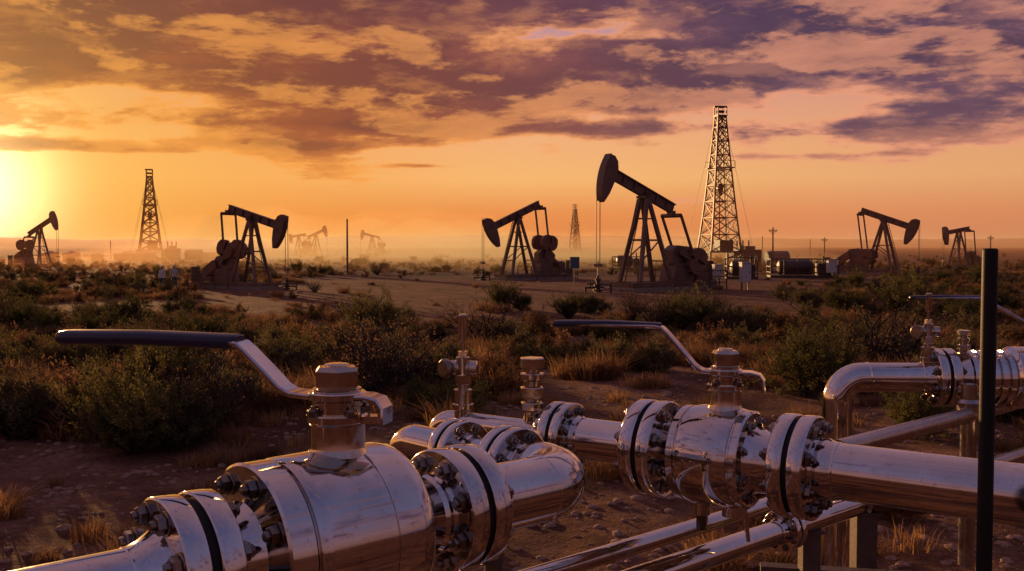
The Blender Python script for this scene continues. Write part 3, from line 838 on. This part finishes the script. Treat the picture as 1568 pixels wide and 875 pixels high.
# ------------------------------------------------------------------ people
def person(px,Y,face,h=1.72,shirt=(.35,.32,.27)):
    x=XX(px,Y)
    root=bpy.data.objects.new('person',None);scene.collection.objects.link(root)
    root.location=(x,Y,gz(x,Y));root.rotation_euler=(0,0,R(face))
    k=h/1.75
    vs=[];es=[];rs=[]
    def V(p,r,par=None):
        vs.append(Vector(p)*k);rs.append(r*k)
        if par is not None: es.append((par,len(vs)-1))
        return len(vs)-1
    pel=V((0,0,.95),.13);wa=V((0,.01,1.12),.12,pel);ch=V((0,.0,1.34),.15,wa);nk=V((0,0,1.49),.055,ch);hd=V((0,-.01,1.56),.05,nk)
    for s in(-1,1):
        hp=V((.09*s,0,.88),.085,pel);kn=V((.11*s,-.02,.48),.058,hp);an_=V((.12*s,.02,.09),.042,kn);V((.13*s,-.13,.04),.038,an_)
        sh=V((.19*s,0,1.42),.058,ch);elb=V((.26*s,.03,1.13),.042,sh);wr=V((.25*s,-.09 if s>0 else -.02,.90),.03,elb)
        pm=V((.245*s,-.12 if s>0 else -.03,.84),.028,wr)
        for f,(fx,ln) in enumerate(((-.03,.07),(-.01,.085),(.01,.08),(.03,.065))):
            a=V((.245*s+fx,-.13,.80),.009,pm);V((.24*s+fx,-.12,.80-ln),.007,a)
        a=V((.22*s,-.15,.84),.01,pm);V((.20*s,-.16,.80),.008,a)
    me=bpy.data.meshes.new('body');me.from_pydata([tuple(p) for p in vs],es,[])
    o=bpy.data.objects.new('body',me);scene.collection.objects.link(o);o.parent=root
    md=o.modifiers.new('skin','SKIN');sk=me.skin_vertices[0].data
    for i,r in enumerate(rs): sk[i].radius=(r,r)
    sk[0].use_root=True
    ss=o.modifiers.new('sub','SUBSURF');ss.levels=1;ss.render_levels=2
    m,nt,b,out=newmat('work_clothes')
    tc=nt.nodes.new('ShaderNodeTexCoord');sp=nt.nodes.new('ShaderNodeSeparateXYZ');link(nt,tc.outputs['Object'],sp.inputs[0])
    r=ramp(nt,sp.outputs[2],[(0.0,(.03,.02,.015)),(.11,(.03,.02,.015)),(.12,(.07,.07,.085)),(.80,(.07,.07,.085))])
    mr=nt.nodes.new('ShaderNodeMath');mr.operation='GREATER_THAN';link(nt,sp.outputs[2],mr.inputs[0]);mr.inputs[1].default_value=.98*k
    mx=nt.nodes.new('ShaderNodeMixRGB');link(nt,mr.outputs[0],mx.inputs[0]);link(nt,r.outputs[0],mx.inputs[1]);mx.inputs[2].default_value=(*shirt,1)
    link(nt,mx.outputs[0],b.inputs['Base Color']);b.inputs['Roughness'].default_value=.9
    me.materials.append(m)
    mb=MB()
    skin=simple('skin',(.32,.18,.12),(.36,.2,.14),.6);
    mb.lathe((0,-.01*k,1.54*k),(0,0,1),[(0,.03*k),(.02*k,.06*k),(.06*k,.078*k),(.12*k,.082*k),(.16*k,.078*k)],16,0)
    mb.lathe((0,-.01*k,1.68*k),(0,0,1),[(0,.12*k),(.01*k,.12*k),(.012*k,.095*k),(.05*k,.085*k),(.085*k,.05*k),(.095*k,0.0)],18,1)
    mb.lathe((0,-.085*k,1.62*k),(0,-1,0),[(0,.02*k),(.02*k,.008*k)],8,0)
    for s in(-1,1): mb.box((.082*s*k,0,1.63*k),(.015*k,.04*k,.06*k),mat=0);mb.box((.03*s*k,-.083*k,1.645*k),(.025*k,.01*k,.01*k),mat=2)
    mb.box((0,-.083*k,1.585*k),(.04*k,.01*k,.008*k),mat=2)
    hd=mb.obj('head',[skin,CABW,BLACK]);hd.parent=root
    return root
person(248,62,160,shirt=(.55,.53,.49));person(267,64,-150,shirt=(.45,.40,.33))

# ------------------------------------------------------------------ vegetation
def leafmat(name,c0,c1,tr=.4):
    m,nt,b,out=newmat(name)
    oi=nt.nodes.new('ShaderNodeObjectInfo')
    n=noisenode(nt,3.0,1,.6)
    ad=nt.nodes.new('ShaderNodeMath');ad.operation='ADD';link(nt,n.outputs[0],ad.inputs[0])
    mu=nt.nodes.new('ShaderNodeMath');mu.operation='MULTIPLY_ADD';link(nt,oi.outputs['Random'],mu.inputs[0]);mu.inputs[1].default_value=.5;mu.inputs[2].default_value=-.25
    link(nt,mu.outputs[0],ad.inputs[1])
    rc=ramp(nt,ad.outputs[0],[(.25,c0),(.75,c1)])
    nt.nodes.remove(b)
    df=nt.nodes.new('ShaderNodeBsdfDiffuse');link(nt,rc.outputs[0],df.inputs[0])
    t=nt.nodes.new('ShaderNodeBsdfTranslucent');link(nt,rc.outputs[0],t.inputs[0])
    mx=nt.nodes.new('ShaderNodeMixShader');mx.inputs[0].default_value=tr
    link(nt,df.outputs[0],mx.inputs[1]);link(nt,t.outputs[0],mx.inputs[2]);link(nt,mx.outputs[0],out.inputs[0])
    return m
LEAF=leafmat('sage_leaf',(.085,.070,.034),(.18,.145,.072),.45)
LEAF2=leafmat('olive_leaf',(.075,.074,.024),(.18,.155,.052),.45)
DRYL=leafmat('dry_leaf',(.12,.064,.032),(.28,.158,.076),.45)
DRY=leafmat('dry_grass',(.20,.102,.044),(.44,.25,.105),.45)
TWIG=simple('twig_bark',(.026,.016,.012),(.052,.033,.023),.9,0,8)

def shrub_mesh(name,seed,mleaf,leaves=1.0,h=1.0,spread=1.0,lsize=.035,stems=16):
    rnd=random.Random(seed);mb=MB()
    def leaf(p,d):
        a=Vector((rnd.gauss(0,1),rnd.gauss(0,1),rnd.gauss(0,1)+.3)).normalized()
        d=(d*.6+a*.8).normalized()
        s=a.cross(d)
        if s.length<.01: return
        s.normalize();L=lsize*rnd.uniform(.7,1.6);W=L*.2
        o=len(mb.v)
        mb.v.extend([tuple(p),tuple(p+d*L*.5+s*W),tuple(p+d*L),tuple(p+d*L*.5-s*W)])
        mb.f.append([o,o+1,o+2,o+3]);mb.m.append(1)
    def branch(p,d,L,r,lev):
        n=4 if lev<2 else 3
        pts=[p];q=p.copy();dd=d.copy()
        for i in range(n):
            dd=(dd+Vector((rnd.gauss(0,.22),rnd.gauss(0,.22),rnd.gauss(.05,.15)))).normalized()
            q=q+dd*(L/n);pts.append(q.copy())
            if lev>=1 and leaves>0:
                for _ in range(int((7 if lev==1 else 10)*leaves*rnd.uniform(.5,1.4))):
                    leaf(q-dd*(L/n)*rnd.random()+Vector((rnd.gauss(0,.02),rnd.gauss(0,.02),rnd.gauss(0,.02))),dd)
        mb.tube(pts,[r*(1-.75*i/n) for i in range(n+1)],4 if lev<1 else 3,0)
        if lev<2:
            for _ in range(rnd.randint(4,6) if lev==0 else rnd.randint(3,4)):
                k=rnd.randint(1,n);b=(dd+Vector((rnd.gauss(0,.6),rnd.gauss(0,.6),rnd.gauss(.15,.35)))).normalized()
                branch(pts[k],b,L*rnd.uniform(.4,.7),r*.5,lev+1)
    for i in range(stems):
        an=rnd.uniform(0,2*math.pi);tl=rnd.uniform(.15,1.15)*spread
        d=Vector((math.cos(an)*tl,math.sin(an)*tl,1)).normalized()
        branch(Vector((rnd.gauss(0,.06),rnd.gauss(0,.06),-.03)),d,h*rnd.uniform(.45,.75),.014*h,0)
    me_o=mb.obj(name,[TWIG,mleaf],smooth_=False,fixn=False)
    me=me_o.data;bpy.data.objects.remove(me_o)
    return me
def grass_mesh(name,seed,n=90,h=.42,sp=.22,mat=None,W=.006,lean=(.15,.75)):
    rnd=random.Random(seed);mb=MB()
    for i in range(n):
        an=rnd.uniform(0,6.283);rr=sp*rnd.random()**.7*.5
        p=Vector((math.cos(an)*rr,math.sin(an)*rr,-.02));a2=an+rnd.gauss(0,.6)
        o=Vector((math.cos(a2),math.sin(a2),0));s=Vector((-o.y,o.x,0));H=h*rnd.uniform(.45,1.15);B=rnd.uniform(*lean)*H
        b=len(mb.v)
        q1=p+o*(B*.3)+Vector((0,0,H*.6));q2=p+o*B+Vector((0,0,H))
        mb.v.extend([tuple(p-s*W),tuple(p+s*W),tuple(q1+s*W*.8),tuple(q1-s*W*.8),tuple(q2)])
        mb.f.append([b,b+1,b+2,b+3]);mb.f.append([b+3,b+2,b+4]);mb.m.extend([0,0])
    ob=mb.obj(name,[mat or DRY],smooth_=False,fixn=False);me=ob.data;bpy.data.objects.remove(ob);return me
SH=[shrub_mesh('shrub_a',1,LEAF2,1.2,1.0,1.1,.032,22),shrub_mesh('shrub_b',2,LEAF,1.1,.9,1.3,.030,22),shrub_mesh('shrub_c',3,LEAF2,1.1,1.1,.9,.032,18)]
SHD=shrub_mesh('shrub_bare',4,DRYL,.12,1.2,1.2,.03,26)
SM=[shrub_mesh('sage_a',11,LEAF,.7,.5,1.5,.032,8),shrub_mesh('sage_b',12,DRYL,.6,.5,1.5,.032,8),shrub_mesh('sage_c',13,LEAF2,.7,.45,1.6,.032,8)]
GR=[grass_mesh('grass_a',21,100,.28,.35),grass_mesh('grass_b',22,80,.20,.45)]
BU=[grass_mesh('bunch_a',31,200,.34,.45,DRY,.008,(.1,1.5)),grass_mesh('bunch_b',32,200,.28,.6,DRYL,.009,(.1,1.7))]
def plant(name,me,px,Y,s,sz=None,rot=None):
    x=XX(px,Y);o=bpy.data.objects.new(name,me);scene.collection.objects.link(o)
    o.location=(x,Y,gz(x,Y)-.02);o.scale=(s,s,(sz or s));o.rotation_euler=(0,0,rot if rot is not None else random.uniform(0,6.28));return o
SHP=[(0,205,11.2,1.05,1.05),(1,270,11.6,1.05,1.0),(2,165,12.2,.8,.8),(3,300,12.2,1.1,1.25),(0,240,13.4,1.1,1.2),(1,345,13.8,1.0,.95),
    (3,590,14.8,1.35,1.25),(3,560,15.8,1.2,1.2),(0,610,16.5,.9,.8),(1,640,17,.8,.7),
    (0,572,32,1.7,1.6),(3,560,33,1.4,1.5),(3,745,28,1.6,1.5),(1,775,28.5,1.3,1.1),(3,1345,19,1.9,1.55),(1,1365,20,1.2,1.0),(0,1310,21.5,1.2,1.0),
    (2,1245,15,1.0,1.1),(0,1270,15.6,1.0,.9),(3,1265,16,1.0,1.0),(2,1405,11.5,.7,.7),(0,1415,12.0,.6,.5),
    (0,1065,36,1.8,1.4),(2,1040,37,1.5,1.1),(0,1395,40,2.0,1.9),(1,1240,46,1.8,1.4),(0,1290,42,1.8,1.3),(1,1420,38,1.6,1.3),(2,1480,36,1.5,1.2),
    (1,680,22,1.0,.7),(0,430,20,1.0,.8),(1,380,24,1.2,.9),(1,90,19,1.1,.8),(0,300,28,1.4,1.0),(0,150,30,1.4,1.0),(0,1130,35,1.3,.9),(1,1530,26,1.3,1.0),(3,1400,24,1.3,1.1),(0,20,38,1.5,1.2),(1,1200,54,1.5,1.1)]
for (i,px,Y,s,sz) in SHP:
    me=SH[i] if i<3 else SHD
    plant('bare_shrub' if i==3 else 'desert_shrub',me,px,Y,s,sz)

def scatter(name,meshes,pts):
    root=bpy.data.objects.new(name,None);scene.collection.objects.link(root)
    for k,me in enumerate(meshes):
        vs=[];fs=[]
        for i,(x,y,s,rz) in enumerate(pts):
            if i%len(meshes)!=k: continue
            z=gz(x,y);b=len(vs)
            for j in range(4):
                a=rz+math.pi/4+j*math.pi/2;vs.append((x+math.cos(a)*s*.7071,y+math.sin(a)*s*.7071,z))
            fs.append([b,b+1,b+2,b+3])
        m=bpy.data.meshes.new(name+'_points');m.from_pydata(vs,[],fs)
        io=bpy.data.objects.new('instances',m);scene.collection.objects.link(io);io.parent=root
        io.instance_type='FACES';io.use_instance_faces_scale=True;io.show_instancer_for_render=False;io.show_instancer_for_viewport=False
        c=bpy.data.objects.new(me.name,me);scene.collection.objects.link(c);c.parent=io
def bare(x,y):
    n=noise.noise(Vector((x*.12,y*.12,0)))
    if y<11.3+2.5*noise.noise(Vector((x*.4,0,2))): return True
    if y<15+n*6 and x>-1.8: return True
    if 42+n*9<y<100 and -22+n*8<x-.04*y<(16+n*6 if y<75 else 30): return True
    return False
def gen(count,y0,y1,s0,s1,thr,freq,seed,yp=1.0,w=.10):
    rnd=random.Random(seed);out=[];tries=0
    while len(out)<count and tries<count*16:
        tries+=1
        y=y0*(y1/y0)**(rnd.random()**yp);x=rnd.uniform(-.68,.68)*y*1.05+rnd.uniform(-3,3)
        if bare(x,y) and rnd.random()>.03: continue
        cx=2.5+(y-20)*.05
        t=thr+.24*math.exp(-((x-cx)/(1.6+.08*y))**2)
        if noise.noise(Vector((x*freq,y*freq,seed)))<t+rnd.gauss(0,w): continue
        out.append((x,y,rnd.uniform(s0,s1),rnd.uniform(0,6.28)))
    return out
scatter('dry_grass',GR,gen(4000,10.5,110,.5,1.2,.12,.7,5,.8))
scatter('bunch_grass',BU,gen(3500,11,160,.6,1.6,.17,.6,15,.75))
scatter('sagebrush',SM,gen(2000,12,180,.8,1.8,.19,.45,8,.75))
scatter('scrub_bushes',[SH[0],SH[1],SHD],gen(280,30,260,.7,1.4,.10,.10,9,.7))
rnd=random.Random(77);pts=[]
for _ in range(420):
    y=rnd.uniform(6.5,15);x=rnd.uniform(-.6,.6)*y
    if noise.noise(Vector((x*.9,y*.9,4)))>.08: pts.append((x,y,rnd.uniform(.3,.9),rnd.uniform(0,6.28)))
scatter('grass_tufts',GR+BU,pts)
PEB=simple('stone',(.18,.095,.064),(.34,.205,.145),.9,0,2)
def pebble(seed):
    import bmesh
    bm=bmesh.new();bmesh.ops.create_icosphere(bm,subdivisions=2,radius=.5)
    for vv in bm.verts:
        vv.co*=1+.4*noise.noise(vv.co*2.2+Vector((seed,0,0)));vv.co.z*=.6;vv.co.x*=1.2
    me=bpy.data.meshes.new('pebble');bm.to_mesh(me);bm.free()
    me.materials.append(PEB);return me
pts=[]
for _ in range(16000):
    y=5.0*(26/5.0)**rnd.random();x=rnd.uniform(-.62,.62)*y
    if noise.noise(Vector((x*.7,y*.7,14)))+rnd.gauss(0,.2)>-.05: pts.append((x,y,.014+.09*rnd.random()**3.5,rnd.uniform(0,6.28)))
scatter('gravel',[pebble(1),pebble(5)],pts)

scene.view_settings.view_transform='Standard';scene.view_settings.look='None';scene.view_settings.exposure=0
print('done',len(bpy.data.objects))
